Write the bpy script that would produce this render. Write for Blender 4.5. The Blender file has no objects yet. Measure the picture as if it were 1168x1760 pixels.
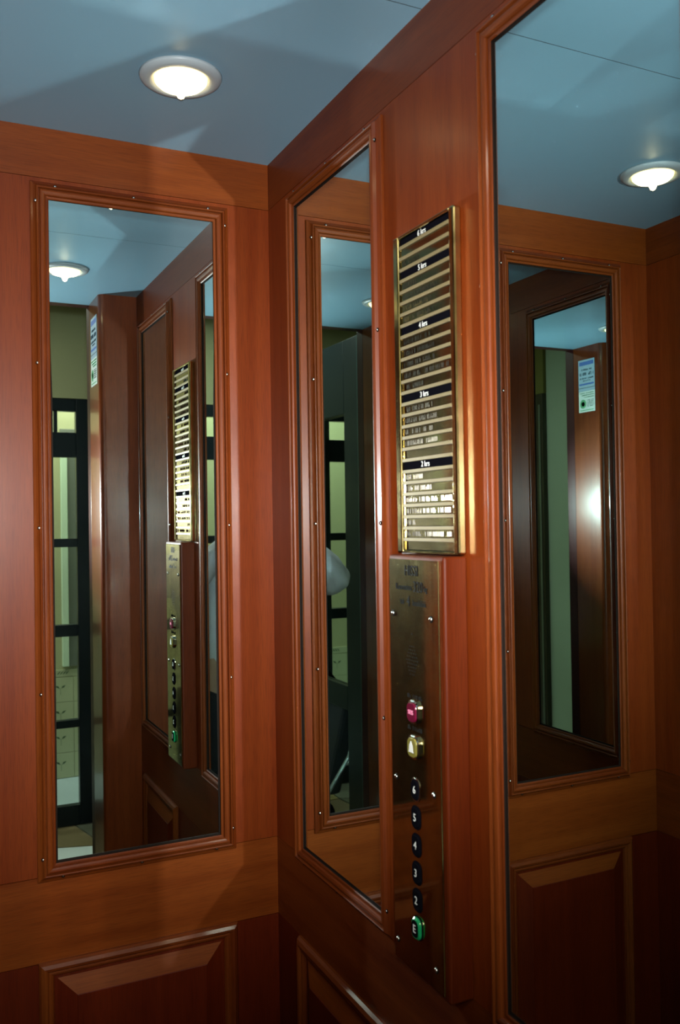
import bpy, bmesh, math, random
from mathutils import Vector, Matrix, Euler
random.seed(7)
R = math.radians
sc = bpy.context.scene
COL = sc.collection

# ------------------------------------------------------------------ camera
CAMX, CAMY, CAMZ = -0.58, -1.4855, 1.5
cd = bpy.data.cameras.new('camera')
cam = bpy.data.objects.new('camera', cd)
COL.objects.link(cam)
cam.location = (CAMX, CAMY, CAMZ)
yaw, pitch, roll = R(25.625), R(0.6506), R(-0.8914)
fwd = Vector((math.sin(yaw) * math.cos(pitch), math.cos(yaw) * math.cos(pitch), math.sin(pitch)))
rt = Vector((math.cos(yaw), -math.sin(yaw), 0.0))
up = rt.cross(fwd)
r2 = rt * math.cos(roll) + up * math.sin(roll)
u2 = -rt * math.sin(roll) + up * math.cos(roll)
cam.matrix_world = Matrix(((r2.x, u2.x, -fwd.x, CAMX), (r2.y, u2.y, -fwd.y, CAMY), (r2.z, u2.z, -fwd.z, CAMZ), (0, 0, 0, 1)))
cd.sensor_fit = 'VERTICAL'
cd.sensor_height = 36.0
cd.lens = 36.0 * 1542.5 / 1760.0
cd.clip_start = 0.02
cd.dof.use_dof = True
cd.dof.focus_distance = 1.75
cd.dof.aperture_fstop = 9.0
sc.camera = cam

# ------------------------------------------------------------------ world, colour, sampling
w = bpy.data.worlds.new('world')
sc.world = w
w.use_nodes = True
w.node_tree.nodes['Background'].inputs[0].default_value = (0.5, 0.6, 0.65, 1)
w.node_tree.nodes['Background'].inputs[1].default_value = 0.006
sc.view_settings.view_transform = 'Standard'
sc.view_settings.look = 'None'
sc.view_settings.gamma = 1.0
sc.view_settings.exposure = -0.5
sc.view_settings.use_curve_mapping = False
cy = sc.cycles
cy.max_bounces = 14
cy.diffuse_bounces = 4
cy.glossy_bounces = 10
cy.transmission_bounces = 8
cy.transparent_max_bounces = 8
cy.caustics_reflective = True
cy.caustics_refractive = True
cy.blur_glossy = 0.0
cy.sample_clamp_direct = 0.0
cy.sample_clamp_indirect = 0.0
cy.use_denoising = True
cy.denoiser = 'OPENIMAGEDENOISE'
cy.use_adaptive_sampling = False
cy.use_guiding = True
cy.use_surface_guiding = True
cy.use_volume_guiding = False
cy.guiding_training_samples = 64
cy.surface_guiding_probability = 0.6

# ------------------------------------------------------------------ lamps: the camera's flash, hall lamps
def area(name, loc, target, sx, sy, power, col, spread=180):
    ld = bpy.data.lights.new(name, 'AREA')
    ld.shape = 'RECTANGLE'
    ld.size, ld.size_y = sx, sy
    ld.energy = power
    ld.color = col
    ld.spread = R(spread)
    o = bpy.data.objects.new(name, ld)
    COL.objects.link(o)
    o.location = loc
    o.rotation_euler = (Vector(target) - Vector(loc)).to_track_quat('-Z', 'Y').to_euler()
    return o

FLASH = Vector((-0.56, -1.455, 1.56))
for name, side in (('flash_lamp', -1), ('flash_lamp', 1)):       # a wide, low beam: two halves of the reflector fanned sideways
    area(name, FLASH + rt * (0.012 * side), FLASH + rt * (0.012 * side) + fwd + rt * (0.27 * side) + Vector((0, 0, -0.025)), 0.024, 0.035, 5.1 - 0.5 * side, (1.0, 0.98, 0.96), 66)
area('flash_lamp', FLASH, FLASH + fwd + Vector((0, 0, 0.85)), 0.03, 0.035, 2.9, (1.0, 0.98, 0.96), 84)       # extra lamp aimed up to brighten the ceiling, standing in for flash spill

# ------------------------------------------------------------------ dimensions
W, D, H = 0.8963, 1.0325, 2.1367
JX, JY = -0.1045, -1.176          # entrance jamb
ZF0, ZF1 = 0.941, 2.0485         # mirror frames
ZS1, ZS2 = 0.948, 0.8135         # board seams
WFR = 0.327

# ------------------------------------------------------------------ materials
def mat(name):
    m = bpy.data.materials.new(name)
    m.use_nodes = True
    nt = m.node_tree
    return m, nt, nt.nodes['Principled BSDF']

def plain(name, col, rough=0.5, metal=0.0, **kw):
    m, nt, b = mat(name)
    b.inputs['Base Color'].default_value = (*col, 1)
    b.inputs['Roughness'].default_value = rough
    b.inputs['Metallic'].default_value = metal
    for k, v in kw.items():
        b.inputs[k.replace('_', ' ')].default_value = v
    return m

def wood(name, dark, light, axis, rough=0.42, coat=0.08):
    """varnished veneer with the grain along one axis of the object"""
    m, nt, b = mat(name)
    N, L = nt.nodes.new, nt.links.new
    tc = N('ShaderNodeTexCoord')
    mp = N('ShaderNodeMapping')
    s = [34.0, 34.0, 34.0]
    s[axis] = 1.3
    mp.inputs['Scale'].default_value = s
    L(tc.outputs['Object'], mp.inputs['Vector'])
    n1 = N('ShaderNodeTexNoise')
    n1.inputs['Scale'].default_value = 1.0
    n1.inputs['Detail'].default_value = 6.0
    n1.inputs['Roughness'].default_value = 0.62
    n1.inputs['Distortion'].default_value = 0.25
    L(mp.outputs[0], n1.inputs['Vector'])
    mp2 = N('ShaderNodeMapping')
    s2 = [620.0, 620.0, 620.0]
    s2[axis] = 26.0
    mp2.inputs['Scale'].default_value = s2
    L(tc.outputs['Object'], mp2.inputs['Vector'])
    n2 = N('ShaderNodeTexNoise')
    n2.inputs['Scale'].default_value = 1.0
    n2.inputs['Detail'].default_value = 2.0
    L(mp2.outputs[0], n2.inputs['Vector'])
    r1 = N('ShaderNodeValToRGB')
    r1.color_ramp.elements[0].position = 0.3
    r1.color_ramp.elements[0].color = (*dark, 1)
    r1.color_ramp.elements[1].position = 0.72
    r1.color_ramp.elements[1].color = (*light, 1)
    L(n1.outputs['Fac'], r1.inputs['Fac'])
    r2_ = N('ShaderNodeValToRGB')
    r2_.color_ramp.elements[0].position = 0.36
    r2_.color_ramp.elements[0].color = (0.62, 0.58, 0.55, 1)
    r2_.color_ramp.elements[1].position = 0.52
    r2_.color_ramp.elements[1].color = (1, 1, 1, 1)
    L(n2.outputs['Fac'], r2_.inputs['Fac'])
    mx = N('ShaderNodeMixRGB')
    mx.blend_type = 'MULTIPLY'
    mx.inputs['Fac'].default_value = 0.5
    L(r1.outputs[0], mx.inputs[1])
    L(r2_.outputs[0], mx.inputs[2])
    L(mx.outputs[0], b.inputs['Base Color'])
    bp = N('ShaderNodeBump')
    bp.inputs['Strength'].default_value = 0.06
    bp.inputs['Distance'].default_value = 0.001
    L(n2.outputs['Fac'], bp.inputs['Height'])
    L(bp.outputs[0], b.inputs['Normal'])
    b.inputs['Roughness'].default_value = rough
    b.inputs['Coat Weight'].default_value = coat
    b.inputs['Coat Roughness'].default_value = 0.24 if coat < 0.2 else 0.12
    b.inputs['Specular IOR Level'].default_value = 0.2
    return m

M = {}
M['wood_v'] = wood('veneer_upright', (0.125, 0.017, 0.0016), (0.185, 0.034, 0.0045), 2)
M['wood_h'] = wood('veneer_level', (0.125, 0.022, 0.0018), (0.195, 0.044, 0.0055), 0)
M['wood_hy'] = wood('veneer_level_side', (0.095, 0.0145, 0.0015), (0.15, 0.03, 0.004), 1)  # level veneer darkened on side walls: its angle-dependent sheen put into the colour
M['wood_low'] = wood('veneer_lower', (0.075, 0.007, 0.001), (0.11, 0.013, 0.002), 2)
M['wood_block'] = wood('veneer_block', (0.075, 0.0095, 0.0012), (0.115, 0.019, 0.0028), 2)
M['mould_v'] = wood('moulding_upright', (0.105, 0.0165, 0.0022), (0.165, 0.038, 0.006), 2, 0.38, 0.22)
M['mould_h'] = wood('moulding_level', (0.105, 0.0165, 0.0022), (0.165, 0.038, 0.006), 0, 0.38, 0.22)
M['wood_dark'] = wood('jamb_lining', (0.035, 0.006, 0.007), (0.06, 0.011, 0.011), 2)
M['jamb'] = wood('jamb_veneer', (0.11, 0.017, 0.003), (0.18, 0.036, 0.007), 2, 0.35, 0.7)
M['mirror'] = plain('mirror_silver', (0.73, 0.86, 0.845), 0.0, 1.0)
M['rebate_dark'] = plain('rebate_gap_shade', (0.012, 0.008, 0.006), 0.7, Specular_IOR_Level=0.08)
M['steel'] = plain('screw_steel', (0.75, 0.75, 0.72), 0.22, 1.0)
M['chrome'] = plain('chrome', (0.8, 0.8, 0.76), 0.12, 1.0)
M['white_trim'] = plain('white_enamel', (0.42, 0.50, 0.54), 0.35)
M['black'] = plain('black_plastic', (0.004, 0.004, 0.006), 0.6, Specular_IOR_Level=0.0, IOR=1.02)
M['ink'] = plain('engraving_ink', (0.005, 0.005, 0.004), 0.6, Specular_IOR_Level=0.1)
M['pale_ink'] = plain('pale_paint', (0.72, 0.74, 0.7), 0.5)
M['pink_ink'] = plain('pink_paint', (0.8, 0.25, 0.4), 0.5)
M['red_btn'] = plain('red_plastic', (0.10, 0.003, 0.020), 0.25)
M['yellow_btn'] = plain('yellow_plastic', (0.17, 0.15, 0.03), 0.25)
M['green_btn'] = plain('green_plastic', (0.01, 0.32, 0.11), 0.2)
M['dark_green'] = plain('dark_green_paint', (0.006, 0.011, 0.015), 0.38, Specular_IOR_Level=0.25)
M['olive'] = plain('olive_paint', (0.36, 0.36, 0.2), 0.7)
M['green_wall'] = plain('pale_green_paint', (0.46, 0.50, 0.38), 0.7)

def brass(name, col, rough, wear=0.12, haze=0.0):
    m, nt, b = mat(name)
    N, L = nt.nodes.new, nt.links.new
    tc = N('ShaderNodeTexCoord')
    n = N('ShaderNodeTexNoise')
    n.inputs['Scale'].default_value = 38.0
    n.inputs['Detail'].default_value = 5.0
    L(tc.outputs['Object'], n.inputs['Vector'])
    r = N('ShaderNodeValToRGB')
    r.color_ramp.elements[0].position = 0.35
    r.color_ramp.elements[0].color = (*[c * (1 - wear * 2.2) for c in col], 1)
    r.color_ramp.elements[1].position = 0.65
    r.color_ramp.elements[1].color = (*col, 1)
    L(n.outputs['Fac'], r.inputs['Fac'])
    L(r.outputs[0], b.inputs['Base Color'])
    mr = N('ShaderNodeMapRange')
    mr.inputs['To Min'].default_value = rough * 0.7
    mr.inputs['To Max'].default_value = rough * 1.4
    L(n.outputs['Fac'], mr.inputs['Value'])
    L(mr.outputs[0], b.inputs['Roughness'])
    b.inputs['Metallic'].default_value = 1.0
    if haze:
        b2 = N('ShaderNodeBsdfPrincipled')
        b2.inputs['Metallic'].default_value = 1.0
        b2.inputs['Roughness'].default_value = 0.33
        L(r.outputs[0], b2.inputs['Base Color'])
        ms = N('ShaderNodeMixShader')
        ms.inputs[0].default_value = haze
        L(b.outputs[0], ms.inputs[1]); L(b2.outputs[0], ms.inputs[2])
        L(ms.outputs[0], nt.nodes['Material Output'].inputs['Surface'])
    return m

M['brass'] = brass('polished_brass', (0.62, 0.50, 0.22), 0.14)
M['brass_plate'] = brass('rubbed_brass_plate', (0.46, 0.38, 0.17), 0.05, haze=0.14)
M['brass_strip'] = brass('name_strip_brass', (0.44, 0.35, 0.16), 0.07, haze=0.13)
M['brass_slat'] = plain('satin_brass', (0.23, 0.178, 0.078), 0.5, 0.25)

def laminate():
    m, nt, b = mat('ceiling_laminate')
    N, L = nt.nodes.new, nt.links.new
    tc = N('ShaderNodeTexCoord')
    n = N('ShaderNodeTexNoise')
    n.inputs['Scale'].default_value = 5.0
    n.inputs['Detail'].default_value = 3.0
    L(tc.outputs['Object'], n.inputs['Vector'])
    r = N('ShaderNodeValToRGB')
    r.color_ramp.elements[0].color = (0.225, 0.425, 0.56, 1)
    r.color_ramp.elements[1].color = (0.245, 0.45, 0.59, 1)
    L(n.outputs['Fac'], r.inputs['Fac'])
    L(r.outputs[0], b.inputs['Base Color'])
    b.inputs['Roughness'].default_value = 0.35
    return m
M['laminate'] = laminate()

def emit(name, col, strength, base=(0.9, 0.9, 0.85)):
    m, nt, b = mat(name)
    b.inputs['Base Color'].default_value = (*base, 1)
    b.inputs['Emission Color'].default_value = (*col, 1)
    b.inputs['Emission Strength'].default_value = strength
    return m
def bulb_mat():
    m, nt, b = mat('lit_bulb')
    N, L = nt.nodes.new, nt.links.new
    tc = N('ShaderNodeTexCoord')
    sp = N('ShaderNodeVectorMath'); sp.operation = 'MULTIPLY'; sp.inputs[1].default_value = (1, 1, 0)
    ln = N('ShaderNodeVectorMath'); ln.operation = 'LENGTH'
    L(tc.outputs['Object'], sp.inputs[0]); L(sp.outputs[0], ln.inputs[0])
    r = N('ShaderNodeValToRGB')
    r.color_ramp.elements[0].position = 0.028; r.color_ramp.elements[0].color = (1.0, 0.78, 0.42, 1)
    r.color_ramp.elements[1].position = 0.0385; r.color_ramp.elements[1].color = (0.16, 0.09, 0.02, 1)
    L(ln.outputs['Value'], r.inputs['Fac'])
    L(r.outputs[0], b.inputs['Emission Color'])
    b.inputs['Emission Strength'].default_value = 14.0
    b.inputs['Base Color'].default_value = (0.8, 0.75, 0.6, 1)
    return m
M['bulb'] = bulb_mat()
M['hall_lamp'] = emit('lit_hall_globe', (1.0, 0.93, 0.78), 14.0)

# ------------------------------------------------------------------ helpers
def link_mesh(name, bm, m, parent=None, smooth=False):
    me = bpy.data.meshes.new(name)
    bmesh.ops.recalc_face_normals(bm, faces=bm.faces)
    if smooth:
        for f in bm.faces:
            f.smooth = True
    bm.to_mesh(me)
    bm.free()
    for k in (m if isinstance(m, (list, tuple)) else [m]):
        me.materials.append(k)
    o = bpy.data.objects.new(name, me)
    COL.objects.link(o)
    if parent:
        o.parent = parent
    return o

def add_box(bm, x0, x1, y0, y1, z0, z1, bev=0.0, mi=0):
    g = bmesh.ops.create_cube(bm, size=1.0)
    vs = g['verts']
    bmesh.ops.scale(bm, vec=(abs(x1 - x0), abs(y1 - y0), abs(z1 - z0)), verts=vs)
    bmesh.ops.translate(bm, vec=((x0 + x1) / 2, (y0 + y1) / 2, (z0 + z1) / 2), verts=vs)
    es = list({e for v in vs for e in v.link_edges})
    if mi:
        for f in {f for v in vs for f in v.link_faces}:
            f.material_index = mi
    if bev > 0:
        bmesh.ops.bevel(bm, geom=es, offset=bev, segments=2, affect='EDGES', profile=0.5)

def box(name, x0, x1, y0, y1, z0, z1, m, parent=None, bev=0.0):
    bm = bmesh.new()
    add_box(bm, x0, x1, y0, y1, z0, z1, bev)
    return link_mesh(name, bm, m, parent)

def lathe(bm, prof, seg=28, origin=(0, 0, 0), axis='Z', mi=0):
    """revolve (radius, height) pairs; axis 'Z' up or '-Y' outward from a wall"""
    rings = []
    for r, h in prof:
        ring = []
        for i in range(seg):
            a = 2 * math.pi * i / seg
            if axis == 'Z':
                p = (r * math.cos(a), r * math.sin(a), h)
            else:
                p = (r * math.cos(a), -h, r * math.sin(a))
            ring.append(bm.verts.new((p[0] + origin[0], p[1] + origin[1], p[2] + origin[2])))
        rings.append(ring)
    for a, b_ in zip(rings, rings[1:]):
        for i in range(seg):
            j = (i + 1) % seg
            f = bm.faces.new((a[i], a[j], b_[j], b_[i]))
            f.material_index = mi
    for ring in (rings[0], rings[-1]):
        try:
            f = bm.faces.new(ring)
            f.material_index = mi
        except ValueError:
            pass

def tube(bm, pts, r, seg=8):
    pts = [Vector(p) for p in pts]
    rings = []
    for i, p in enumerate(pts):
        d = (pts[min(i + 1, len(pts) - 1)] - pts[max(i - 1, 0)]).normalized()
        a = d.orthogonal().normalized() if abs(d.z) < 0.95 else Vector((1, 0, 0))
        a = (a - d * a.dot(d)).normalized()
        b_ = d.cross(a)
        rings.append([bm.verts.new(p + a * r * math.cos(2 * math.pi * k / seg) + b_ * r * math.sin(2 * math.pi * k / seg)) for k in range(seg)])
    for A_, B_ in zip(rings, rings[1:]):
        for k in range(seg):
            bm.faces.new((A_[k], A_[(k + 1) % seg], B_[(k + 1) % seg], B_[k]))
    bm.faces.new(rings[0])
    bm.faces.new(rings[-1])

def empty(name, loc=(0, 0, 0), rz=0.0):
    o = bpy.data.objects.new(name, None)
    COL.objects.link(o)
    o.location = loc
    o.rotation_euler = (0, 0, rz)
    o.empty_display_size = 0.05
    return o

def tag(o, label, cat, group=None, kind=None):
    o['label'] = label
    o['category'] = cat
    if group:
        o['group'] = group
    if kind:
        o['kind'] = kind
    return o

def struct(o, label=None):
    o['kind'] = 'structure'
    if label:
        o['label'] = label
    return o

def kids(o):
    return [c for c in bpy.data.objects if c.parent is o]

def copy_tree(o, parent=None):
    c = o.copy()
    COL.objects.link(c)
    c.parent = parent
    for ch in kids(o):
        copy_tree(ch, c)
    return c

def text_mesh(name, body, size, m, parent, x, y, z, depth=0.0004, align='CENTER', shear=0.0, sx=1.0):
    """lettering standing on a wall that faces local -Y"""
    cu = bpy.data.curves.new('lettering', 'FONT')
    cu.body = body
    cu.size = size
    cu.align_x = align
    cu.align_y = 'CENTER'
    cu.extrude = depth
    cu.resolution_u = 2
    cu.shear = shear
    t = bpy.data.objects.new('lettering', cu)
    COL.objects.link(t)
    dg = bpy.context.evaluated_depsgraph_get()
    me = bpy.data.meshes.new_from_object(t.evaluated_get(dg))
    bpy.data.objects.remove(t)
    me.transform(Matrix.Diagonal((sx, 1, 1, 1)))
    me.transform(Matrix.Rotation(R(90), 4, 'X'))
    me.transform(Matrix.Translation((x, y, z)))
    me.materials.clear()
    me.materials.append(m)
    o = bpy.data.objects.new(name, me)
    COL.objects.link(o)
    o.parent = parent
    return o

# ------------------------------------------------------------------ structure: the lift car
wb = struct(empty('wall_back'))
GAP = 0.0005
T = 0.03
def boards(root, x0, x1, y0, y1, mh):
    box('top_rail', x0, x1, y0, y1, 2.056 + GAP, H + 0.02, mh, root)
    box('upper_board', x0, x1, y0, y1, ZS1 + GAP, 2.056 - GAP, M['wood_v'], root)
    box('middle_rail', x0, x1, y0, y1, ZS2 + GAP, ZS1 - GAP, mh, root)
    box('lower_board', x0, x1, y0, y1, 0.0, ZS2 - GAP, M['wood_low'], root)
boards(wb, -W - T, T, 0.0, T, M['wood_h'])
wr = struct(empty('wall_right'))
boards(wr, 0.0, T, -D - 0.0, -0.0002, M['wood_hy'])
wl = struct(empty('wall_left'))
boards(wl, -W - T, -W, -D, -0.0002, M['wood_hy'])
wf = struct(empty('wall_front'))
def return_panel(x0, x1, edge):
    """front return with a rounded upright arris beside the entrance"""
    r, pts = 0.014, []
    sgn = 1 if edge == x0 else -1
    for i in range(7):
        a = R(90 * i / 6)
        pts.append((edge + sgn * r * (1 - math.sin(a)), -D - r * (1 - math.cos(a))))
    pts = pts[::-1]
    far = x1 if edge == x0 else x0
    pts = [(edge, JY)] + pts + [(far, -D), (far, JY)]
    bm = bmesh.new()
    lo = [bm.verts.new((p[0], p[1], 0.0)) for p in pts]
    hi = [bm.verts.new((p[0], p[1], H)) for p in pts]
    bm.faces.new(lo); bm.faces.new(hi)
    n = len(pts)
    for i in range(n):
        f = bm.faces.new((lo[i], lo[(i + 1) % n], hi[(i + 1) % n], hi[i]))
        f.material_index = 1 if n - 4 <= i <= n - 3 else 0
    return link_mesh('return_panel', bm, [M['jamb'], M['wood_v']], wf)
return_panel(JX, T, JX)
return_panel(-W - T, -W - JX, -W - JX)
tr = struct(empty('trim_1'))
box('jamb_lining', JX, JX + 0.06, -1.222, JY, 0.0, H, M['wood_dark'], tr, 0.002)
box('jamb_lining', -W - JX - 0.06, -W - JX, -1.222, JY, 0.0, H, M['wood_dark'], tr, 0.002)
box('head_lining', -W - JX - 0.06, JX + 0.06, -1.222, -1.178, H + 0.0005, H + 0.06, M['wood_dark'], tr, 0.002)

ce = struct(empty('ceiling'))
box('ceiling_panel', -W - T, T, -0.5320, -0.0002, H, H + 0.016, M['laminate'], ce)
box('ceiling_panel', -W - T, T, -1.177, -0.5338, H, H + 0.016, M['laminate'], ce)
box('joint_strip', -W - T, T, -0.5337, -0.5321, H + 0.0002, H + 0.014, plain('joint_shadow_strip', (0.03, 0.04, 0.045), 0.8), ce)
fl = struct(empty('floor'))
box('floor_covering', -W - T, T, -1.222, T, -0.03, 0.0, plain('brown_lino', (0.03, 0.02, 0.015), 0.5), fl)

# ------------------------------------------------------------------ mirrors in moulded frames
PROF = [(0.0, 0.0), (0.0, 0.0030), (0.0010, 0.0040), (0.0040, 0.0056), (0.0068, 0.0080), (0.0082, 0.0106), (0.0092, 0.0124), (0.0104, 0.0130), (0.0116, 0.0122),
        (0.0122, 0.0098), (0.0125, 0.0070), (0.0134, 0.0070), (0.0138, 0.0096), (0.0150, 0.0112), (0.0172, 0.0118), (0.0196, 0.0114), (0.0218, 0.0102), (0.0228, 0.0082),
        (0.0231, 0.0054), (0.0240, 0.0054), (0.0244, 0.0068), (0.0262, 0.0066), (0.0278, 0.0054), (0.0282, 0.0032), (0.0308, 0.0030), (0.0310, 0.0)]
NREBATE = 3  # dark gap round the glass: black edge and rebate shadow in one colour

def member(name, prof, cx, cz, hw, hh, side, m, parent):
    """one mitred length of moulding of a frame centred at cx, cz, half sizes hw, hh, facing local -Y"""
    bm = bmesh.new()
    a, b_ = [], []
    for u, h in prof:
        if side == 'l':
            p, q = (cx - hw + u, -h, cz - hh + u), (cx - hw + u, -h, cz + hh - u)
        elif side == 'r':
            p, q = (cx + hw - u, -h, cz - hh + u), (cx + hw - u, -h, cz + hh - u)
        elif side == 't':
            p, q = (cx - hw + u, -h, cz + hh - u), (cx + hw - u, -h, cz + hh - u)
        else:
            p, q = (cx - hw + u, -h, cz - hh + u), (cx + hw - u, -h, cz - hh + u)
        a.append(bm.verts.new(p))
        b_.append(bm.verts.new(q))
    n = len(prof)
    for i in range(n):
        j = (i + 1) % n
        f = bm.faces.new((a[i], a[j], b_[j], b_[i]))
        if prof is PROF and n - 1 - NREBATE <= i < n - 1:
            f.material_index = 1
    bm.faces.new(a)
    bm.faces.new(b_)
    return link_mesh(name, bm, [m, M['rebate_dark']], parent)

def screw_mesh():
    bm = bmesh.new()
    lathe(bm, [(0.0030, -0.001), (0.0030, 0.0003), (0.0024, 0.00035)], 12, axis='-Y', mi=1)
    lathe(bm, [(0.0022, 0.0002), (0.0022, 0.0008), (0.0016, 0.0015), (0.0006, 0.0018)], 12, axis='-Y')
    me = bpy.data.meshes.new('screw')
    bmesh.ops.recalc_face_normals(bm, faces=bm.faces)
    for f in bm.faces:
        f.smooth = True
    bm.to_mesh(me)
    bm.free()
    me.materials.append(M['steel'])
    me.materials.append(M['ink'])
    return me
SCREW = screw_mesh()

def screw(parent, x, y, z, s=1.0):
    o = bpy.data.objects.new('screw', SCREW)
    COL.objects.link(o)
    o.parent = parent
    o.location = (x, y, z)
    o.scale = (s, s, s)
    return o

HW, CZ, HH = WFR / 2, (ZF0 + ZF1) / 2, (ZF1 - ZF0) / 2
def make_mirror():
    root = empty('wall_mirror')
    bm = bmesh.new()
    add_box(bm, -HW + 0.02, HW - 0.02, -0.0026, -0.0004, ZF0 + 0.02, ZF1 - 0.02)
    bmesh.ops.translate(bm, vec=(0, 0, -CZ), verts=bm.verts)
    g = link_mesh('glass', bm, M['mirror'], root)
    g.location = (0, 0, CZ)
    xs = HW - 0.0078
    for side, nm in (('l', 'frame_stile'), ('r', 'frame_stile'), ('t', 'frame_rail'), ('b', 'frame_rail')):
        o = member(nm, PROF, 0, CZ, HW, HH, side, M['mould_v' if side in 'lr' else 'mould_h'], root)
        if side in 'lr':
            for z in (2.0155, 1.7585, 1.498, 1.2365, 0.9785):
                screw(o, -xs if side == 'l' else xs, -0.0094, z)
        else:
            for x in (-0.1258, -0.0008, 0.1265):
                screw(o, x, -0.0094, 2.0450 - 0.0042 if side == 't' else 0.9470 + 0.0018)
    return root

PPROF = [(0, 0), (0, 0.004), (0.003, 0.0085), (0.008, 0.0115), (0.012, 0.0105), (0.015, 0.007), (0.018, 0.0075), (0.021, 0.006), (0.0235, 0.002), (0.0235, 0)]
PZ0, PZ1 = 0.12, 0.8150
def make_panel():
    root = empty('raised_panel')
    cz, hh = (PZ0 + PZ1) / 2, (PZ1 - PZ0) / 2
    for side, nm in (('l', 'moulding_stile'), ('r', 'moulding_stile'), ('t', 'moulding_rail'), ('b', 'moulding_rail')):
        member(nm, PPROF, 0, cz, HW, hh, side, M['mould_v' if side in 'lr' else 'mould_h'], root)
    bm = bmesh.new()
    rings = []
    for ins, h in ((0.0225, 0.0005), (0.0285, 0.001), (0.057, 0.0105), (0.058, 0.0115)):
        x, z = HW - ins, hh - ins
        rings.append([bm.verts.new(p) for p in ((-x, -h, cz - z), (x, -h, cz - z), (x, -h, cz + z), (-x, -h, cz + z))])
    for k, (a, b_) in enumerate(zip(rings, rings[1:])):
        for i in range(4):
            f = bm.faces.new((a[i], a[(i + 1) % 4], b_[(i + 1) % 4], b_[i]))
            f.material_index = 1 if (k == 1 and i in (0, 2)) else 0  # level bevels in lighter veneer: light from above put into the colour
    bm.faces.new(rings[-1])
    bm.faces.new(rings[0])
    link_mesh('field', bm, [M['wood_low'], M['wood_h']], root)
    return root

XA1, XA2 = -W + 0.2403, -0.2403
SPOTS = [((XA2, 0, 0), 0, 'tall narrow mirror on the back wall, right of its pair, nearest the room corner'),
         ((XA1, 0, 0), 0, 'left-hand tall mirror of the back wall, seen only inside the large side mirror'),
         ((0, -0.2648, 0), R(-90), 'tall mirror between the room corner and the brass floor directory'),
         ((0, -0.8205, 0), R(-90), 'tall mirror beside the directory on its entrance side, largest in view'),
         ((-W, -0.2648, 0), R(90), 'tall mirror on the wall opposite the brass panels, next to the back wall'),
         ((-W, -0.8205, 0), R(90), 'tall mirror on the wall opposite the brass panels, next to the entrance')]
PL = ['raised wooden panel under the right mirror of the back wall',
      'raised wooden panel under the left mirror of the back wall',
      'raised wooden panel under the mirror beside the room corner, left of the button panel',
      'raised wooden panel under the large mirror right of the button panel',
      'raised wooden panel on the opposite wall under the mirror next to the back wall',
      'raised wooden panel on the opposite wall under the mirror next to the entrance']
m0, p0 = make_mirror(), make_panel()
spare = copy_tree(m0)
for i, (loc, rz, lab) in enumerate(SPOTS):
    m_, p_ = (m0, p0) if i == 0 else (spare if i == 1 else copy_tree(spare), copy_tree(p0))
    for o in (m_, p_):
        o.location = loc
        o.rotation_euler = (0, 0, rz)
    tag(m_, lab, 'mirror', 'tall framed mirrors on the lift walls')
    tag(p_, PL[i], 'panel', 'raised wooden panels under the mirrors')

for c in m0.children:                     # this glass hangs a hair out of plumb
    if c.name.startswith('glass'):
        c.rotation_euler.x = R(0.11)

# ------------------------------------------------------------------ downlights
def make_downlight():
    root = empty('downlight')
    bm = bmesh.new()
    lathe(bm, [(0.0385, -0.001), (0.0400, -0.0065), (0.0440, -0.0085), (0.0520, -0.0075), (0.0570, -0.004), (0.0585, -0.0004)], 40)
    link_mesh('trim_ring', bm, M['white_trim'], root, True)
    bm = bmesh.new()
    lathe(bm, [(0.0383, -0.0008), (0.037, -0.008), (0.031, -0.0135), (0.020, -0.017), (0.0095, -0.0195), (0.0070, -0.025), (0.0045, -0.0305), (0.001, -0.0325)], 32)
    link_mesh('bulb', bm, M['bulb'], root, True)
    return root
d0 = make_downlight()
for i, (x, y, lab) in enumerate([(-0.227, -0.2490, 'lit round white downlight in the ceiling near the back wall above its right mirror'),
                                 (-0.670, -0.2490, 'lit round downlight near the back wall, seen in the large side mirror'),
                                 (-0.227, -0.8150, 'lit round downlight near the entrance on the directory side, seen in the back mirror'),
                                 (-0.670, -0.8150, 'lit round downlight near the entrance on the far side, seen in the corner mirror')]):
    o = d0 if i == 0 else copy_tree(d0)
    o.location = (x, y, H)
    tag(o, lab, 'lamp', 'recessed ceiling downlights')


# ------------------------------------------------------------------ brass floor directory on the right wall
def ridge(bm, x0, x1, y, z0, z1):
    """a bevel-sided stroke of a letter"""
    d = (x1 - x0) * 0.72
    v = [bm.verts.new(p) for p in ((x0, y, z0), ((x0 + x1) / 2, y - d, z0), (x1, y, z0), (x0, y, z1), ((x0 + x1) / 2, y - d, z1), (x1, y, z1))]
    for f in ((0, 1, 2), (3, 5, 4), (0, 3, 4, 1), (1, 4, 5, 2), (2, 5, 3, 0)):
        bm.faces.new([v[i] for i in f])

def illegible(name, parent, m, x0, x1, zc, h, y, seed, dens=1.0):
    """engraved lettering too small to read in the photograph: rows of short strokes"""
    rd = random.Random(seed)
    bm = bmesh.new()
    x = x0
    while x < x1:
        wd = h * rd.uniform(0.35, 0.75)
        if rd.random() < 0.88 * dens:
            st = h * 0.13
            k = rd.randint(0, 3)
            ridge(bm, x, x + st * 1.3, y, zc - h / 2, zc + h / 2)
            if k != 1:
                ridge(bm, x + wd - st, x + wd + st * .3, y, zc - h / 2, zc + h / 2 * (1 if k else -0.1))
            if k in (0, 2):
                add_box(bm, x, x + wd, y - 0.0002, y, zc - st / 2 + (h * .43 if k == 2 else 0), zc + st / 2 + (h * .43 if k == 2 else 0))
            if k == 3:
                add_box(bm, x, x + wd, y - 0.0002, y, zc - h / 2, zc - h / 2 + st)
        x += wd + h * 0.28
    return link_mesh(name, bm, m, parent)

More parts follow.
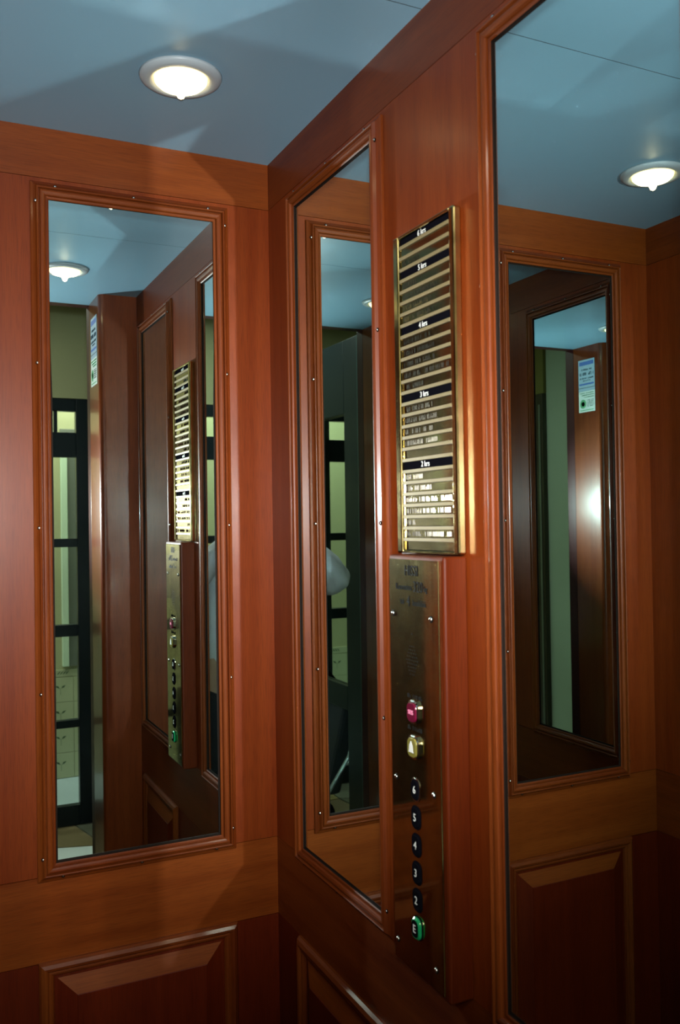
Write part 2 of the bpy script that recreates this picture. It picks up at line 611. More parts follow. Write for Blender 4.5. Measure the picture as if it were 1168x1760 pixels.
M['engraved'] = plain('engraved_facets', (0.42, 0.40, 0.32), 0.11, 1.0)
def make_directory():
    root = empty('floor_directory', (0, -0.5433, 0), R(-90))
    tag(root, 'tall brass floor directory with black floor strips above the button panel', 'sign')
    x0, x1, z0, z1, dp = -0.0717, 0.0717, 1.4598, 1.8650, 0.0125
    xi0, xi1 = -0.0590, 0.0600
    zi0, zi1 = 1.4635, 1.8606
    bm = bmesh.new()
    add_box(bm, xi0 + 0.0002, xi1 - 0.0002, -0.0072, -0.0003, z0 + 0.002, z1 - 0.002)
    link_mesh('back_plate', bm, M['black'], root)
    bm = bmesh.new(); add_box(bm, x0, xi0, -dp, -0.0003, z0, z1, 0.0022); link_mesh('frame_stile', bm, M['brass'], root)
    bm = bmesh.new(); add_box(bm, xi1, x1, -dp, -0.0003, z0, z1, 0.0030); link_mesh('frame_stile', bm, M['brass'], root)
    bm = bmesh.new(); add_box(bm, xi0 + 0.0003, xi1 - 0.0003, -dp + 0.001, -0.0031, zi1, z1, 0.0012); link_mesh('frame_rail', bm, M['brass'], root)
    bm = bmesh.new(); add_box(bm, xi0 + 0.0003, xi1 - 0.0003, -dp + 0.001, -0.0031, z0, zi0, 0.0012); link_mesh('frame_rail', bm, M['brass'], root)
    bm = bmesh.new(); add_box(bm, -0.0570, -0.0562, -0.0100, -0.0092, zi0 + 0.0002, zi1 - 0.0002); link_mesh('guide_wire', bm, M['brass'], root)
    pitch_, zs = 0.01432, 1.8492
    slat_me = None
    for k in range(27):
        zc = zs - k * pitch_
        if slat_me is None:
            bm = bmesh.new()
            add_box(bm, xi0 + 0.0012, xi1 - 0.0006, -0.0112, -0.0092, -0.0021, 0.0021, 0.0003)
            o = link_mesh('slat', bm, M['brass_slat'], root)
            slat_me = o.data
        else:
            o = bpy.data.objects.new('slat', slat_me)
            COL.objects.link(o)
            o.parent = root
        o.location = (0, 0, zc)
    black = {0: '6 krs', 3: '5 krs', 8: '4 krs', 14: '3 krs', 20: '2 krs'}
    length = {1: 0, 2: .35, 4: .3, 5: .75, 6: .6, 7: .7, 9: .6, 10: .7, 11: .75, 12: .95, 13: .45, 15: .65, 16: .7, 17: .62, 18: .72, 19: 0, 21: .36, 22: .58, 23: .98, 24: .98, 25: .2, 26: .98, 27: 0}
    rd = random.Random(11)
    for k in range(28):
        zt = zs - (k - 1) * pitch_ - 0.0025 if k else zi1 - 0.0006
        zb = zs - k * pitch_ + 0.0025 if k < 27 else zi0 + 0.0006
        zc, hh = (zt + zb) / 2, (zt - zb) / 2
        bm = bmesh.new()
        add_box(bm, xi0 + (0.0015 if k in black else 0.0034), xi1 - 0.0015, -0.0008, 0.0008, -hh, hh)
        o = link_mesh('floor_strip' if k in black else 'name_strip', bm, M['black'] if k in black else M['brass_strip'], root)
        o.location = (0, -0.0082, zc)
        if k in black:
            o['label'] = 'black strip with a white floor number'
            text_mesh('floor_number', black[k], 0.0098, M['pale_ink'], o, -0.004, -0.0010, 0.0, 0.0002)
        else:
            o.rotation_euler = (R(rd.uniform(-0.8, 0.8)), 0, R(rd.uniform(-0.3, 0.3)))
            if length[k]:
                xa = xi0 + 0.008
                illegible('engraving', o, M['engraved'], xa, xa + (xi1 - 0.006 - xa) * length[k], 0.0, 0.0056, -0.0008, 40 + k)
    return root
make_directory()

# ------------------------------------------------------------------ button panel below it
def round_rect(bm, w_, h_, r, y0, y1, seg=5, inset=0.0, mi=0, bulge=0.0):
    """rounded, slightly barrel-sided plate facing local -Y between depths y0 (back) and y1 (front)"""
    def ring(w2, h2, r2, y):
        pts = []
        for cx_, cz_, a0 in ((w2 - r2, h2 - r2, 0), (-w2 + r2, h2 - r2, 90), (-w2 + r2, -h2 + r2, 180), (w2 - r2, -h2 + r2, 270)):
            for i in range(seg + 1):
                a = R(a0 + 90 * i / seg)
                px, pz = cx_ + r2 * math.cos(a), cz_ + r2 * math.sin(a)
                pts.append((px * (1 + bulge * (1 - (pz / h2) ** 2)), pz * (1 + bulge * (1 - (px / w2) ** 2))))
        return [bm.verts.new((p[0], y, p[1])) for p in pts]
    a = ring(w_ / 2, h_ / 2, r, y0)
    b_ = ring(w_ / 2, h_ / 2, r, y1 + inset)
    c = ring(w_ / 2 - inset, h_ / 2 - inset, max(r - inset, 0.0005), y1)
    n = len(a)
    for p, q in ((a, b_), (b_, c)):
        for i in range(n):
            f = bm.faces.new((p[i], p[(i + 1) % n], q[(i + 1) % n], q[i])); f.material_index = mi
    f = bm.faces.new(c); f.material_index = mi
    f = bm.faces.new(a); f.material_index = mi

def make_control():
    root = empty('button_panel', (0, -0.5485, 0), R(-90))
    tag(root, 'narrow brass lift button panel on a wooden block under the floor directory', 'button panel')
    bm = bmesh.new(); add_box(bm, -0.0625, 0.0665, -0.0330, -0.0004, 0.9500, 1.4585, 0.003)
    link_mesh('backing_block', bm, M['wood_block'], root)
    bm = bmesh.new(); add_box(bm, -0.0580, 0.0575, -0.0354, -0.0331, 0.9560, 1.4535, 0.0007)
    pl = link_mesh('face_plate', bm, M['brass_plate'], root)
    Y = -0.0354
    for x, z in ((-0.0485, 1.3855), (0.0415, 1.3855), (-0.0470, 1.1820), (0.0415, 1.1820), (-0.0490, 0.9800), (0.0405, 0.9800)):
        screw(pl, x, Y, z, 1.35)
    text_mesh('lettering', 'HISSI', 0.0178, M['ink'], pl, -0.003, Y - 0.0003, 1.4395, 0.0002, sx=0.85)
    text_mesh('lettering', 'Kuormitus', 0.0108, M['ink'], pl, -0.0215, Y - 0.0003, 1.4195, 0.0002, sx=0.85)
    text_mesh('lettering', '320', 0.0190, M['ink'], pl, 0.0125, Y - 0.0003, 1.4205, 0.0002, sx=0.8)
    text_mesh('lettering', 'kg', 0.0105, M['ink'], pl, 0.0300, Y - 0.0003, 1.4195, 0.0002, sx=0.85)
    text_mesh('lettering', 'tai', 0.0108, M['ink'], pl, -0.0255, Y - 0.0003, 1.4020, 0.0002, sx=0.85)
    text_mesh('lettering', '4', 0.0190, M['ink'], pl, -0.0105, Y - 0.0003, 1.4025, 0.0002, sx=0.8)
    text_mesh('lettering', 'henkil\u00f6\u00e4', 0.0108, M['ink'], pl, 0.0150, Y - 0.0003, 1.4015, 0.0002, sx=0.85)
    # loudspeaker holes and the microphone hole
    bm = bmesh.new()
    for i in range(-3, 4):
        for j in range(-4, 5):
            x, z = i * 0.0044 + (0.0022 if j % 2 else 0), j * 0.0042
            if (x / 0.0145) ** 2 + (z / 0.0185) ** 2 < 1.0:
                lathe(bm, [(0.0010, 0.0), (0.0010, 0.00012)], 8, (x - 0.004, Y - 0.0001, z + 1.3320), '-Y')
    lathe(bm, [(0.0013, 0.0), (0.0013, 0.00012)], 8, (-0.0035, Y - 0.0001, 1.3640), '-Y')
    o = link_mesh('speaker_holes', bm, M['ink'], pl)
    for z, sd in ((1.2888, 3), (1.2505, 4)):
        illegible('lettering', pl, M['ink'], -0.016, 0.016, z, 0.0050, Y - 0.0001, sd)
    # buttons
    for z, ch in ((1.2710, 'stop'), (1.2290, 'bell')):
        bm = bmesh.new(); round_rect(bm, 0.0235, 0.0265, 0.0075, 0.0, -0.0042, inset=0.0013, bulge=0.07)
        b = link_mesh('stop_button' if ch == 'stop' else 'alarm_button', bm, M['chrome'], root)
        b['label'] = 'red stop button in a chrome ring' if ch == 'stop' else 'yellow alarm button with a bell sign'
        b.location = (0.001, Y - 0.0001, z)
        bm = bmesh.new(); round_rect(bm, 0.0188, 0.0215, 0.0058, 0.0, -0.0018, inset=0.0006, bulge=0.07)
        c = link_mesh('cap', bm, M['red_btn'] if ch == 'stop' else M['yellow_btn'], b)
        c.location = (0, -0.0042, 0)
        if ch == 'stop':
            text_mesh('lettering', 'SEIS', 0.0075, M['pink_ink'], b, 0, -0.0062, 0.0, 0.0003)
        else:
            bm = bmesh.new()
            pts = [(-0.0062, -0.0058), (0.0062, -0.0058), (0.0046, -0.0035), (0.0038, 0.003), (0.0018, 0.0058), (0.0, 0.0085), (-0.0018, 0.0058), (-0.0038, 0.003), (-0.0046, -0.0035)]
            f = bm.faces.new([bm.verts.new((p[0] * 0.95, -0.0062, p[1] * 0.95)) for p in pts])
            g = bmesh.ops.extrude_face_region(bm, geom=[f])
            bmesh.ops.translate(bm, vec=(0, -0.0005, 0), verts=[v for v in g['geom'] if isinstance(v, bmesh.types.BMVert)])
            link_mesh('bell_sign', bm, M['pale_ink'], b)
    for z, ch in ((1.1775, '6'), (1.1443, '5'), (1.1112, '4'), (1.0780, '3'), (1.0455, '2'), (1.0125, 'E')):
        bm = bmesh.new(); round_rect(bm, 0.0190, 0.0245, 0.0070, 0.0, -0.0045 if ch == 'E' else -0.0022, inset=0.0018, bulge=0.05)
        b = link_mesh('floor_button', bm, M['green_btn'] if ch == 'E' else M['black'], root)
        b['label'] = 'green-rimmed button marked E' if ch == 'E' else 'black button marked ' + ch
        b.location = (0.0, Y - 0.0001, z)
        bm = bmesh.new(); round_rect(bm, 0.0210, 0.0268, 0.0078, 0.0, -0.0010, inset=0.0006, bulge=0.05)
        link_mesh('bezel', bm, M['chrome'] if ch == '6' else M['black'], b)
        if ch == 'E':
            bm = bmesh.new(); round_rect(bm, 0.0140, 0.0190, 0.0052, -0.0044, -0.0051, inset=0.0003, bulge=0.05)
            link_mesh('cap', bm, M['black'], b)
        text_mesh('lettering', ch, 0.0135, M['pale_ink'], b, 0, -0.0055 if ch == 'E' else -0.0025, 0.0, 0.0002)
make_control()

# ------------------------------------------------------------------ notices on the entrance jamb
M['paper_blue'] = plain('bluish_paper', (0.32, 0.44, 0.54), 0.5)
M['paper_white'] = plain('white_paper', (0.66, 0.74, 0.68), 0.5)
M['print_blue'] = plain('blue_print', (0.05, 0.13, 0.42), 0.6)
M['print_dark'] = plain('dark_print', (0.05, 0.08, 0.10), 0.6)
M['print_green'] = plain('green_print', (0.10, 0.36, 0.16), 0.6)
def sheet(name, z0, z1, m):
    root = empty(name, (JX, -1.105, 0), R(-90))
    bm = bmesh.new(); add_box(bm, -0.0435, 0.0435, -0.0010, -0.0003, z0, z1)
    link_mesh('paper', bm, m, root)
    return root
n1 = tag(sheet('notice', 1.9705, 2.087, M['paper_blue']), 'pale blue printed notice on the entrance jamb, upper of the two sheets', 'notice', 'notices on the entrance jamb')
n2 = tag(sheet('notice', 1.8930, 1.9700, M['paper_white']), 'whitish notice with a round green emblem, lower of the two sheets on the jamb', 'notice', 'notices on the entrance jamb')
def flat(name, x0, x1, z0, z1, m, parent):
    bm = bmesh.new(); add_box(bm, x0, x1, -0.0012, -0.0010, z0, z1)
    return link_mesh(name, bm, m, parent)
flat('heading_band', -0.038, 0.038, 2.066, 2.080, M['print_blue'], n1)
illegible('printed_line', n1, M['print_dark'], -0.028, 0.025, 2.050, 0.006, -0.0011, 61)
illegible('printed_line', n1, M['print_dark'], -0.037, 0.037, 2.034, 0.0105, -0.0011, 62)
illegible('printed_line', n1, M['print_dark'], -0.036, 0.034, 2.018, 0.006, -0.0011, 63)
illegible('printed_line', n1, M['print_dark'], -0.020, 0.018, 2.009, 0.004, -0.0011, 64)
flat('footer_band', -0.039, 0.039, 1.993, 1.999, M['print_blue'], n1)
flat('rule', -0.043, 0.043, 1.9815, 1.9835, M['print_dark'], n1)
for i, z in enumerate((1.963, 1.9555, 1.948)):
    illegible('printed_line', n2, M['print_green'], -0.038, 0.038 - 0.01 * i, z, 0.004, -0.0011, 70 + i)
bm = bmesh.new()
lathe(bm, [(0.009, 0.001), (0.009, 0.0013), (0.0165, 0.0013), (0.0165, 0.001)], 24, (0.0205, 0, 1.9235), '-Y')
link_mesh('round_emblem', bm, M['print_green'], n2)
for i in range(5):
    illegible('printed_line', n2, M['print_dark'], -0.036, -0.002, 1.936 - i * 0.0055, 0.0028, -0.0011, 80 + i)
flat('footer_band', -0.036, 0.036, 1.8985, 1.9015, M['print_green'], n2)

# ------------------------------------------------------------------ the landing outside the lift
HX0, HX1, HZ = -2.6, 0.75, 2.62
lw = struct(empty('wall_landing'))
box('wall_piece', JX + 0.0605, HX1 + 0.1, -1.222, -1.19, 0, HZ, M['olive'], lw)
box('wall_piece', HX0 - 0.1, -W - JX - 0.0605, -1.222, -1.19, 0, HZ, M['olive'], lw)
box('wall_piece', -W - JX - 0.06, JX + 0.06, -1.222, -1.19, H + 0.061, HZ, M['olive'], lw)
hr = struct(empty('wall_hall_right'))
box('wall_piece', HX1, HX1 + 0.1, -4.1, -1.2225, 0, HZ, M['green_wall'], hr)
hl = struct(empty('wall_hall_left'))
box('wall_piece', HX0 - 0.1, HX0, -4.1, -1.2225, 0, HZ, M['olive'], hl)
hb = struct(empty('wall_hall_back'))
box('wall_piece', HX0 + 0.0005, HX1 - 0.0005, -3.19, -3.13, 2.1265, HZ - 0.0005, M['olive'], hb)
hc = struct(empty('ceiling_hall'))
box('ceiling_slab', HX0 - 0.1, HX1 + 0.1, -4.2, -1.19, HZ, HZ + 0.08, plain('hall_ceiling_paint', (0.6, 0.6, 0.5), 0.8), hc)
sw = struct(empty('wall_stairwell'))
box('wall_piece', HX0 + 0.0005, HX1 - 0.0005, -4.1, -4.02, 0, HZ - 0.0005, M['olive'], sw)

# stone floor of the landing
hf = struct(empty('floor_landing'))
box('bedding', HX0 - 0.1, HX1 + 0.1, -4.1, -1.223, -0.05, -0.0065, plain('mortar', (0.09, 0.085, 0.07), 0.9), hf)
st = [plain('stone_brown', (0.12, 0.08, 0.04), 0.45), plain('stone_tan', (0.17, 0.13, 0.065), 0.45), plain('stone_yellow', (0.20, 0.15, 0.05), 0.45), plain('stone_grey', (0.09, 0.095, 0.07), 0.45), plain('stone_pale', (0.62, 0.70, 0.72), 0.4)]
rd = random.Random(5)
nx, ny = 12, 6
gx = [[(HX0 + (HX1 - HX0) * i / nx + (rd.uniform(-.07, .07) if 0 < i < nx else 0), -3.19 + 1.965 * j / ny + (rd.uniform(-.07, .07) if 0 < j < ny else 0)) for j in range(ny + 1)] for i in range(nx + 1)]
for i in range(nx):
    for j in range(ny):
        q = [gx[i][j], gx[i + 1][j], gx[i + 1][j + 1], gx[i][j + 1]]
        c = (sum(p[0] for p in q) / 4, sum(p[1] for p in q) / 4)
        q = [(c[0] + (p[0] - c[0]) * 0.97, c[1] + (p[1] - c[1]) * 0.97) for p in q]
        bm = bmesh.new()
        t = [bm.verts.new((p[0], p[1], -0.0005 + rd.uniform(-.001, 0))) for p in q]
        b_ = [bm.verts.new((p[0], p[1], -0.0063)) for p in q]
        bm.faces.new(t); bm.faces.new(b_)
        for k in range(4):
            bm.faces.new((t[k], t[(k + 1) % 4], b_[(k + 1) % 4], b_[k]))
        link_mesh('stone_slab', bm, st[4] if (abs(c[0] - 0.0) < 0.17 and abs(c[1] + 2.72) < 0.17) else st[rd.choice((0, 0, 1, 2, 3))], hf)
box('stair_floor', HX0, HX1, -4.02, -3.195, -0.0062, 0.0, plain('blue_grey_floor', (0.30, 0.38, 0.40), 0.5), hf)

# glazed partition of the landing: dark green frame, clear panes
M['glass'] = plain('clear_glass', (0.92, 0.97, 0.95), 0.0, 0.0, Transmission_Weight=1.0, IOR=1.02)
wi = struct(empty('window_1'), 'dark green glazed partition behind the landing')
YG = -3.16
stiles = [(0.66, 0.7495), (0.176, 0.27), (-0.42, -0.33), (-1.04, -0.95), (-1.58, -1.50), (-2.19, -2.10)]
for a, b_ in stiles:
    box('stile', a, b_, YG - 0.025, YG + 0.025, 0, 2.126, M['dark_green'], wi, 0.003)
box('head_rail', -2.0995, 0.1755, YG - 0.024, YG + 0.024, 2.0636, 2.1255, M['dark_green'], wi, 0.003)
box('head_rail', 0.2705, 0.6595, YG - 0.024, YG + 0.024, 2.0636, 2.1255, M['dark_green'], wi, 0.003)
bays = [(0.27, 0.66), (-0.33, 0.176), (-0.95, -0.42), (-1.50, -1.04), (-2.10, -1.58)]
lev = [(1.957, 1.833), (1.427, 1.385), (0.998, 0.940), (0.523, 0.486), (0.099, 0.0)]
for a, b_ in bays:
    for t_, bt in lev:
        box('rail', a + 0.0003, b_ - 0.0003, YG - 0.022, YG + 0.022, bt, t_, M['dark_green'], wi, 0.002)
    tops = [2.0636] + [l[1] for l in lev[:-1]]
    for tp, (bt, _) in zip(tops, lev):
        box('pane', a + 0.0005, b_ - 0.0005, YG - 0.002, YG + 0.002, bt + 0.0005, tp - 0.0005, M['glass'], wi)
    if b_ == 0.176:
        box('mullion', 0.07, 0.0875, YG - 0.018, YG + 0.018, 1.958, 2.063, M['dark_green'], wi, 0.001)

# tiled dado of the stairwell
def tile_mesh():
    bm = bmesh.new()
    add_box(bm, -0.0735, 0.0735, -0.008, 0.0, -0.0735, 0.0735, 0.0015)
    for cx_, cz_ in ((0.0, 0.0), ):
        for s in (-1, 1):
            pts = [(0.004 * s, 0.006), (0.012 * s, 0.022), (0.030 * s, 0.026), (0.022 * s, 0.014)]
            f = bm.faces.new([bm.verts.new((cx_ + p[0], 0.0004, cz_ + p[1])) for p in pts]); f.material_index = 1
        f = bm.faces.new([bm.verts.new((cx_ + p[0], 0.0004, cz_ + p[1])) for p in ((-.001, -.03), (.001, -.03), (.001, .01), (-.001, .01))]); f.material_index = 1
    me = bpy.data.meshes.new('tile')
    bm.to_mesh(me); bm.free()
    me.materials.append(plain('tile_glaze', (0.42, 0.44, 0.28), 0.25)); me.materials.append(plain('tile_print', (0.05, 0.09, 0.04), 0.4))
    return me
TM = tile_mesh()
for k in range(20):
    for r_ in range(4):
        o = bpy.data.objects.new('tile', TM)
        COL.objects.link(o); o.parent = sw
        o.location = (0.66 - k * 0.149, -4.011, 0.076 + r_ * 0.149)
bm = bmesh.new()
add_box(bm, -2.3, 0.74, -4.02, -4.010, 0.600, 0.640)
for k in range(20):
    for j in range(4):
        x = 0.66 - k * 0.149 + j * 0.016 - 0.02
        f = bm.faces.new([bm.verts.new(p) for p in ((x, -4.0096, 0.61), (x + 0.012, -4.0096, 0.618), (x + 0.024, -4.0096, 0.634), (x + 0.008, -4.0096, 0.624))]); f.material_index = 1
link_mesh('border_tile', bm, list(TM.materials), sw)

# window-like frame on the stairwell wall and a ceiling globe
w2 = struct(empty('door_1'), 'grey panelled door in a pale frame on the stairwell wall')
box('leaf', 0.262, 0.314, -4.018, -4.0, 0.66, 2.02, plain('grey_door_paint', (0.13, 0.14, 0.11), 0.5), w2)
box('frame_post', 0.225, 0.262, -4.018, -3.985, 0.66, 2.02, plain('pale_frame_paint', (0.5, 0.62, 0.45), 0.5), w2, 0.003)
box('frame_post', 0.314, 0.335, -4.018, -3.985, 0.66, 2.02, plain('teal_frame_paint', (0.25, 0.5, 0.52), 0.4), w2, 0.003)
box('frame_head', 0.225, 0.45, -4.018, -3.985, 2.021, 2.06, bpy.data.materials['grey_door_paint'], w2, 0.003)
gl = empty('hall_globe_lamp', (0.36, -3.80, HZ))
tag(gl, 'white globe lamp under the stairwell ceiling seen through the transom pane', 'lamp')
bm = bmesh.new(); lathe(bm, [(0.045, -0.0005), (0.045, -0.02), (0.012, -0.022), (0.012, -0.275)], 16); link_mesh('stem', bm, M['white_trim'], gl)
bm = bmesh.new(); bmesh.ops.create_uvsphere(bm, u_segments=24, v_segments=14, radius=0.09); bmesh.ops.translate(bm, vec=(0, 0, -0.36), verts=bm.verts)
link_mesh('globe', bm, M['hall_lamp'], gl, True)

# dark green side partition of the landing
w3 = struct(empty('window_2'), 'dark green half-glazed side partition of the landing')
XL = -1.16
box('solid_panel', XL - 0.04, XL, -2.085, -1.2225, 0, 2.295, M['dark_green'], w3, 0.003)
box('head_panel', XL - 0.0395, XL - 0.0005, -3.125, -2.0855, 1.9695, 2.295, M['dark_green'], w3, 0.003)
box('middle_rail', XL - 0.0395, XL - 0.0005, -3.125, -2.0855, 0.660, 0.768, M['dark_green'], w3, 0.003)
box('pane', XL - 0.022, XL - 0.018, -3.124, -2.086, 0.7685, 1.969, M['glass'], w3)
box('cover_strip', XL, XL + 0.012, -1.93, -1.90, 0.001, 2.29, plain('teal_paint', (0.015, 0.07, 0.075), 0.35), w3, 0.002)

# brown door on the right-hand wall of the landing
dr = struct(empty('door_2'), 'dark brown ribbed door on the pale green landing wall')
bm = bmesh.new(); add_box(bm, HX1 - 0.03, HX1 - 0.0003, -3.11, -2.405, 0.001, 2.18, 0.003)
link_mesh('leaf', bm, plain('dark_brown_gloss', (0.05, 0.035, 0.02), 0.2), dr)
rib_m = plain('rib_highlight', (0.16, 0.15, 0.11), 0.3)  # ribs paler than the leaf: highlight streaks put into their colour
for k in range(8):
    box('rib', HX1 - 0.036, HX1 - 0.0301, -2.435 - k * 0.085, -2.420 - k * 0.085, 0.05, 2.12, rib_m, dr, 0.002)
box('yellow_panel', HX1 - 0.02, HX1 - 0.0003, -3.12, -2.405, 2.1805, 2.6, plain('yellow_paint', (0.20, 0.16, 0.035), 0.6), dr)

# ------------------------------------------------------------------ the photographer (an elbow shows in the corner mirror)
def skinned(name, nodes, edges, m, parent, root=0, sub=2, folds=0.0):
    me = bpy.data.meshes.new(name)
    me.from_pydata([n[0] for n in nodes], edges, [])
    o = bpy.data.objects.new(name, me)
    COL.objects.link(o)
    md = o.modifiers.new('skin', 'SKIN')
    md.use_smooth_shade = True
    for i, n in enumerate(nodes):
        v = me.skin_vertices[0].data[i]
        r = n[1]
        v.radius = r if isinstance(r, tuple) else (r, r)
        v.use_root = (i == root)
    s = o.modifiers.new('sub', 'SUBSURF'); s.levels = sub; s.render_levels = sub
    dg = bpy.context.evaluated_depsgraph_get()
    em = bpy.data.meshes.new_from_object(o.evaluated_get(dg))
    bpy.data.objects.remove(o)
    em.materials.clear(); em.materials.append(m)
    if folds:
        for v in em.vertices:
            d = noise.noise(v.co * 13.0) * 0.6 + noise.noise(v.co * 29.0) * 0.4
            v.co += v.normal * d * folds
    o = bpy.data.objects.new(name, em)
    COL.objects.link(o)
    o.parent = parent
    return o

pe = empty('person', (-0.58, -1.88, 0))
tag(pe, 'person on the landing, pale grey sleeve bent at the elbow, seen in the corner mirror', 'person')
skin = plain('skin', (0.5, 0.3, 0.22), 0.5)
cloth = plain('pale_grey_knit', (0.80, 0.80, 0.92), 0.85)
from mathutils import noise
trouser = plain('dark_trousers', (0.02, 0.022, 0.03), 0.85)
hair = plain('brown_hair', (0.05, 0.03, 0.02), 0.6)
def P_(x, y, z): return (x, y, z)
# local origin at the feet, facing +Y
nodes = [(P_(0, 0, .90), (.13, .10)), (P_(0, 0.0, 1.08), (.12, .09)), (P_(0, .01, 1.26), (.14, .10)), (P_(0, .02, 1.36), (.08, .07)), (P_(0, .04, 1.44), .048), (P_(0, .08, 1.52), (.065, .075)), (P_(0, .10, 1.60), (.072, .088)), (P_(0, .09, 1.67), (.045, .055)),
         (P_(-.17, .03, 1.335), .052), (P_(-.290, .33, 1.265), .040), (P_(-.085, .320, 1.455), .026), (P_(-.064, .318, 1.485), (.020, .024)),
         (P_(.17, .03, 1.335), .052), (P_(.275, .30, 1.285), .040), (P_(.085, .290, 1.455), .026), (P_(.066, .285, 1.485), (.020, .024)),
         (P_(-.09, 0, .84), .085), (P_(-.10, .02, .48), .06), (P_(-.10, 0, .09), .042), (P_(-.11, .13, .035), (.042, .03)),
         (P_(.09, 0, .84), .085), (P_(.10, .02, .48), .06), (P_(.10, 0, .09), .042), (P_(.11, .13, .035), (.042, .03))]
edges = [(0, 1), (1, 2), (2, 3), (3, 4), (4, 5), (5, 6), (6, 7), (2, 8), (8, 9), (9, 10), (10, 11), (2, 12), (12, 13), (13, 14), (14, 15), (0, 16), (16, 17), (17, 18), (18, 19), (0, 20), (20, 21), (21, 22), (22, 23)]
for hx, sgn in ((11, 1), (15, -1)):
    base = nodes[hx][0]
    for k, (dz, ln) in enumerate(((0.022, .036), (0.008, .042), (-0.006, .039), (-0.020, .032))):
        i0 = len(nodes)
        nodes.append((P_(base[0] + .010 * sgn, base[1] + .022, base[2] + dz), .0085))
        nodes.append((P_(base[0] + (.010 + ln * .5) * sgn, base[1] + .034, base[2] + dz), .0080))
        nodes.append((P_(base[0] + (.010 + ln) * sgn, base[1] + .028, base[2] + dz), .0068))
        edges += [(hx, i0), (i0, i0 + 1), (i0 + 1, i0 + 2)]
    i0 = len(nodes)
    nodes.append((P_(base[0] + .010 * sgn, base[1] - .014, base[2] + .012), .0095))
    nodes.append((P_(base[0] + .030 * sgn, base[1] - .010, base[2] + .020), .0080))
    edges += [(hx, i0), (i0, i0 + 1)]
skinned('body', nodes, edges, skin, pe)
top = [(P_(0, 0, .86), (.165, .125)), (P_(0, 0, 1.08), (.15, .115)), (P_(0, .01, 1.26), (.168, .122)), (P_(0, .02, 1.37), (.10, .085)), (P_(0, .03, 1.41), (.066, .062)),
       (P_(-.17, .03, 1.335), .074), (P_(-.250, .20, 1.300), .066), (P_(-.298, .335, 1.270), .060), (P_(-.240, .345, 1.345), .050), (P_(-.115, .328, 1.44), .036),
       (P_(.17, .03, 1.335), .074), (P_(.235, .18, 1.30), .062), (P_(.278, .30, 1.285), .054), (P_(.22, .325, 1.35), .048), (P_(.115, .300, 1.435), .036)]
skinned('grey_top', top, [(0, 1), (1, 2), (2, 3), (3, 4), (2, 5), (5, 6), (6, 7), (7, 8), (8, 9), (2, 10), (10, 11), (11, 12), (12, 13), (13, 14)], cloth, pe, sub=3, folds=0.016)
leg = [(P_(0, 0, .93), (.155, .115)), (P_(-.09, 0, .82), .105), (P_(-.10, .02, .48), .082), (P_(-.10, 0, .09), .072), (P_(.09, 0, .82), .105), (P_(.10, .02, .48), .082), (P_(.10, 0, .09), .072)]
skinned('trousers', leg, [(0, 1), (1, 2), (2, 3), (0, 4), (4, 5), (5, 6)], trouser, pe)
hr_ = [(P_(0, .055, 1.60), (.078, .075)), (P_(0, .075, 1.66), (.070, .072)), (P_(0, .05, 1.54), (.058, .04))]
skinned('hair', hr_, [(0, 1), (0, 2)], hair, pe)
bm = bmesh.new()
for s in (-1, 1):
    g = bmesh.ops.create_uvsphere(bm, u_segments=10, v_segments=6, radius=0.011)
    bmesh.ops.translate(bm, vec=(0.03 * s, 0.178, 1.59), verts=g['verts'])
link_mesh('eyes', bm, plain('eye', (0.6, 0.6, 0.6), 0.2), pe, True)

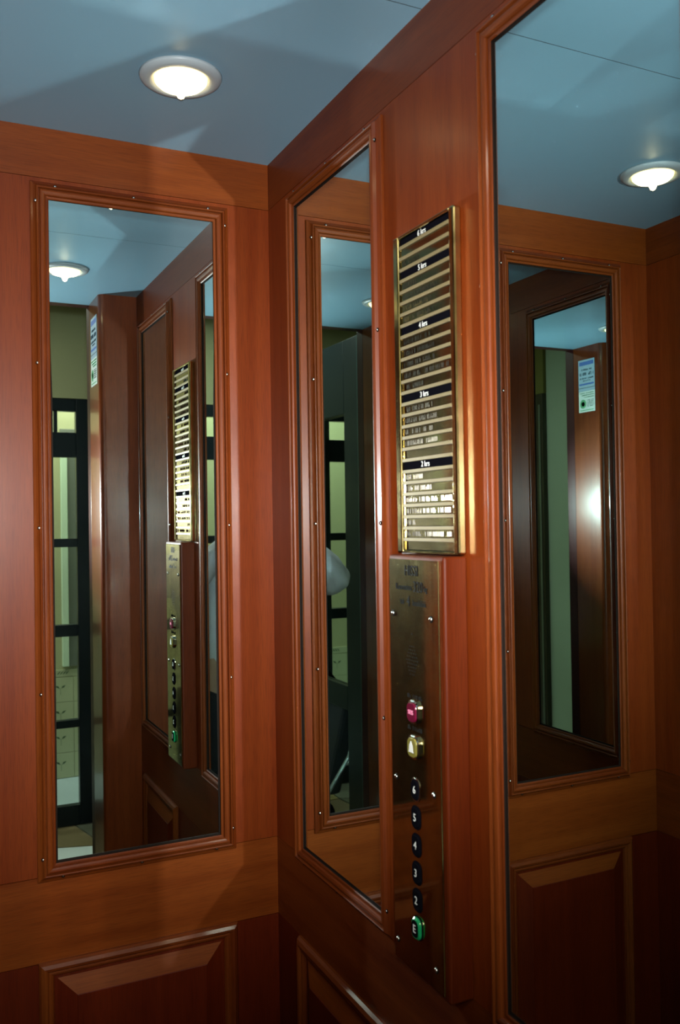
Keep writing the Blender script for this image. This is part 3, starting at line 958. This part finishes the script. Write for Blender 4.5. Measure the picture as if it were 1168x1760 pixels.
cb = empty('compact_camera', (CAMX - fwd.x * 0.027, CAMY - fwd.y * 0.027, 1.455), -yaw)
tag(cb, 'compact camera held upright by the person on the landing', 'camera')
bm = bmesh.new(); add_box(bm, -0.034, 0.034, -0.012, 0.014, 0.0, 0.125, 0.006); link_mesh('body', bm, plain('camera_grey', (0.25, 0.25, 0.26), 0.35, 0.6), cb)
bm = bmesh.new(); lathe(bm, [(0.021, 0.0), (0.021, 0.006), (0.017, 0.0075)], 24)
for v in bm.verts:
    v.co = Vector((v.co.x, 0.0143 + v.co.z, 0.045 + v.co.y))
link_mesh('lens_ring', bm, M['black'], cb)
box('flash_window', -0.005, 0.025, 0.0142, 0.0155, 0.095, 0.112, M['white_trim'], cb)

# folded pushchair standing behind the side partition
pc = empty('pushchair', (-1.45, -2.62, 0))
tag(pc, 'dark folded pushchair with grey tubes behind the green side partition', 'pushchair')
grey_tube = plain('grey_tube', (0.3, 0.33, 0.33), 0.3, 0.6)
for y, nm in ((-0.16, 'side_tube'), (0.16, 'side_tube')):
    bm = bmesh.new(); tube(bm, [(-0.30, y, 0.10), (0.0, y, 0.52), (0.24, y, 0.80), (0.27, y, 0.84)], 0.011); link_mesh(nm, bm, M['black'], pc)
    bm = bmesh.new(); tube(bm, [(0.28, y, 0.10), (0.0, y + 0.024, 0.52), (-0.20, y + 0.024, 0.68)], 0.010); link_mesh('cross_tube', bm, grey_tube, pc)
bm = bmesh.new(); tube(bm, [(0.27, -0.16, 0.842), (0.29, -0.10, 0.86), (0.29, 0.10, 0.86), (0.27, 0.16, 0.842)], 0.013); link_mesh('handle', bm, M['black'], pc)
bm = bmesh.new(); add_box(bm, 0.02, 0.10, -0.13, 0.13, 0.16, 0.62, 0.02)
for v in bm.verts:
    v.co.x += (0.62 - v.co.z) * 0.25
link_mesh('seat_cloth', bm, trouser, pc)
for x in (-0.30, 0.28):
    for y in (-0.19, 0.19):
        bm = bmesh.new(); lathe(bm, [(0.05, -0.012), (0.075, -0.014), (0.085, 0.0), (0.075, 0.014), (0.05, 0.012), (0.012, 0.010)], 20)
        for v in bm.verts:
            v.co = Vector((x + v.co.x, y + v.co.z, 0.086 + v.co.y))
        link_mesh('wheel', bm, M['black'], pc)

# ------------------------------------------------------------------ lamps of the landing and the stairwell
area('landing_lamp', (-0.7, -2.35, HZ - 0.03), (-0.7, -2.35, 0), 0.5, 0.3, 22.0, (1.0, 0.97, 0.80))
area('stair_lamp', (-0.95, -3.58, HZ - 0.03), (-0.95, -3.58, 0), 2.6, 0.3, 72.0, (1.0, 0.98, 0.84))
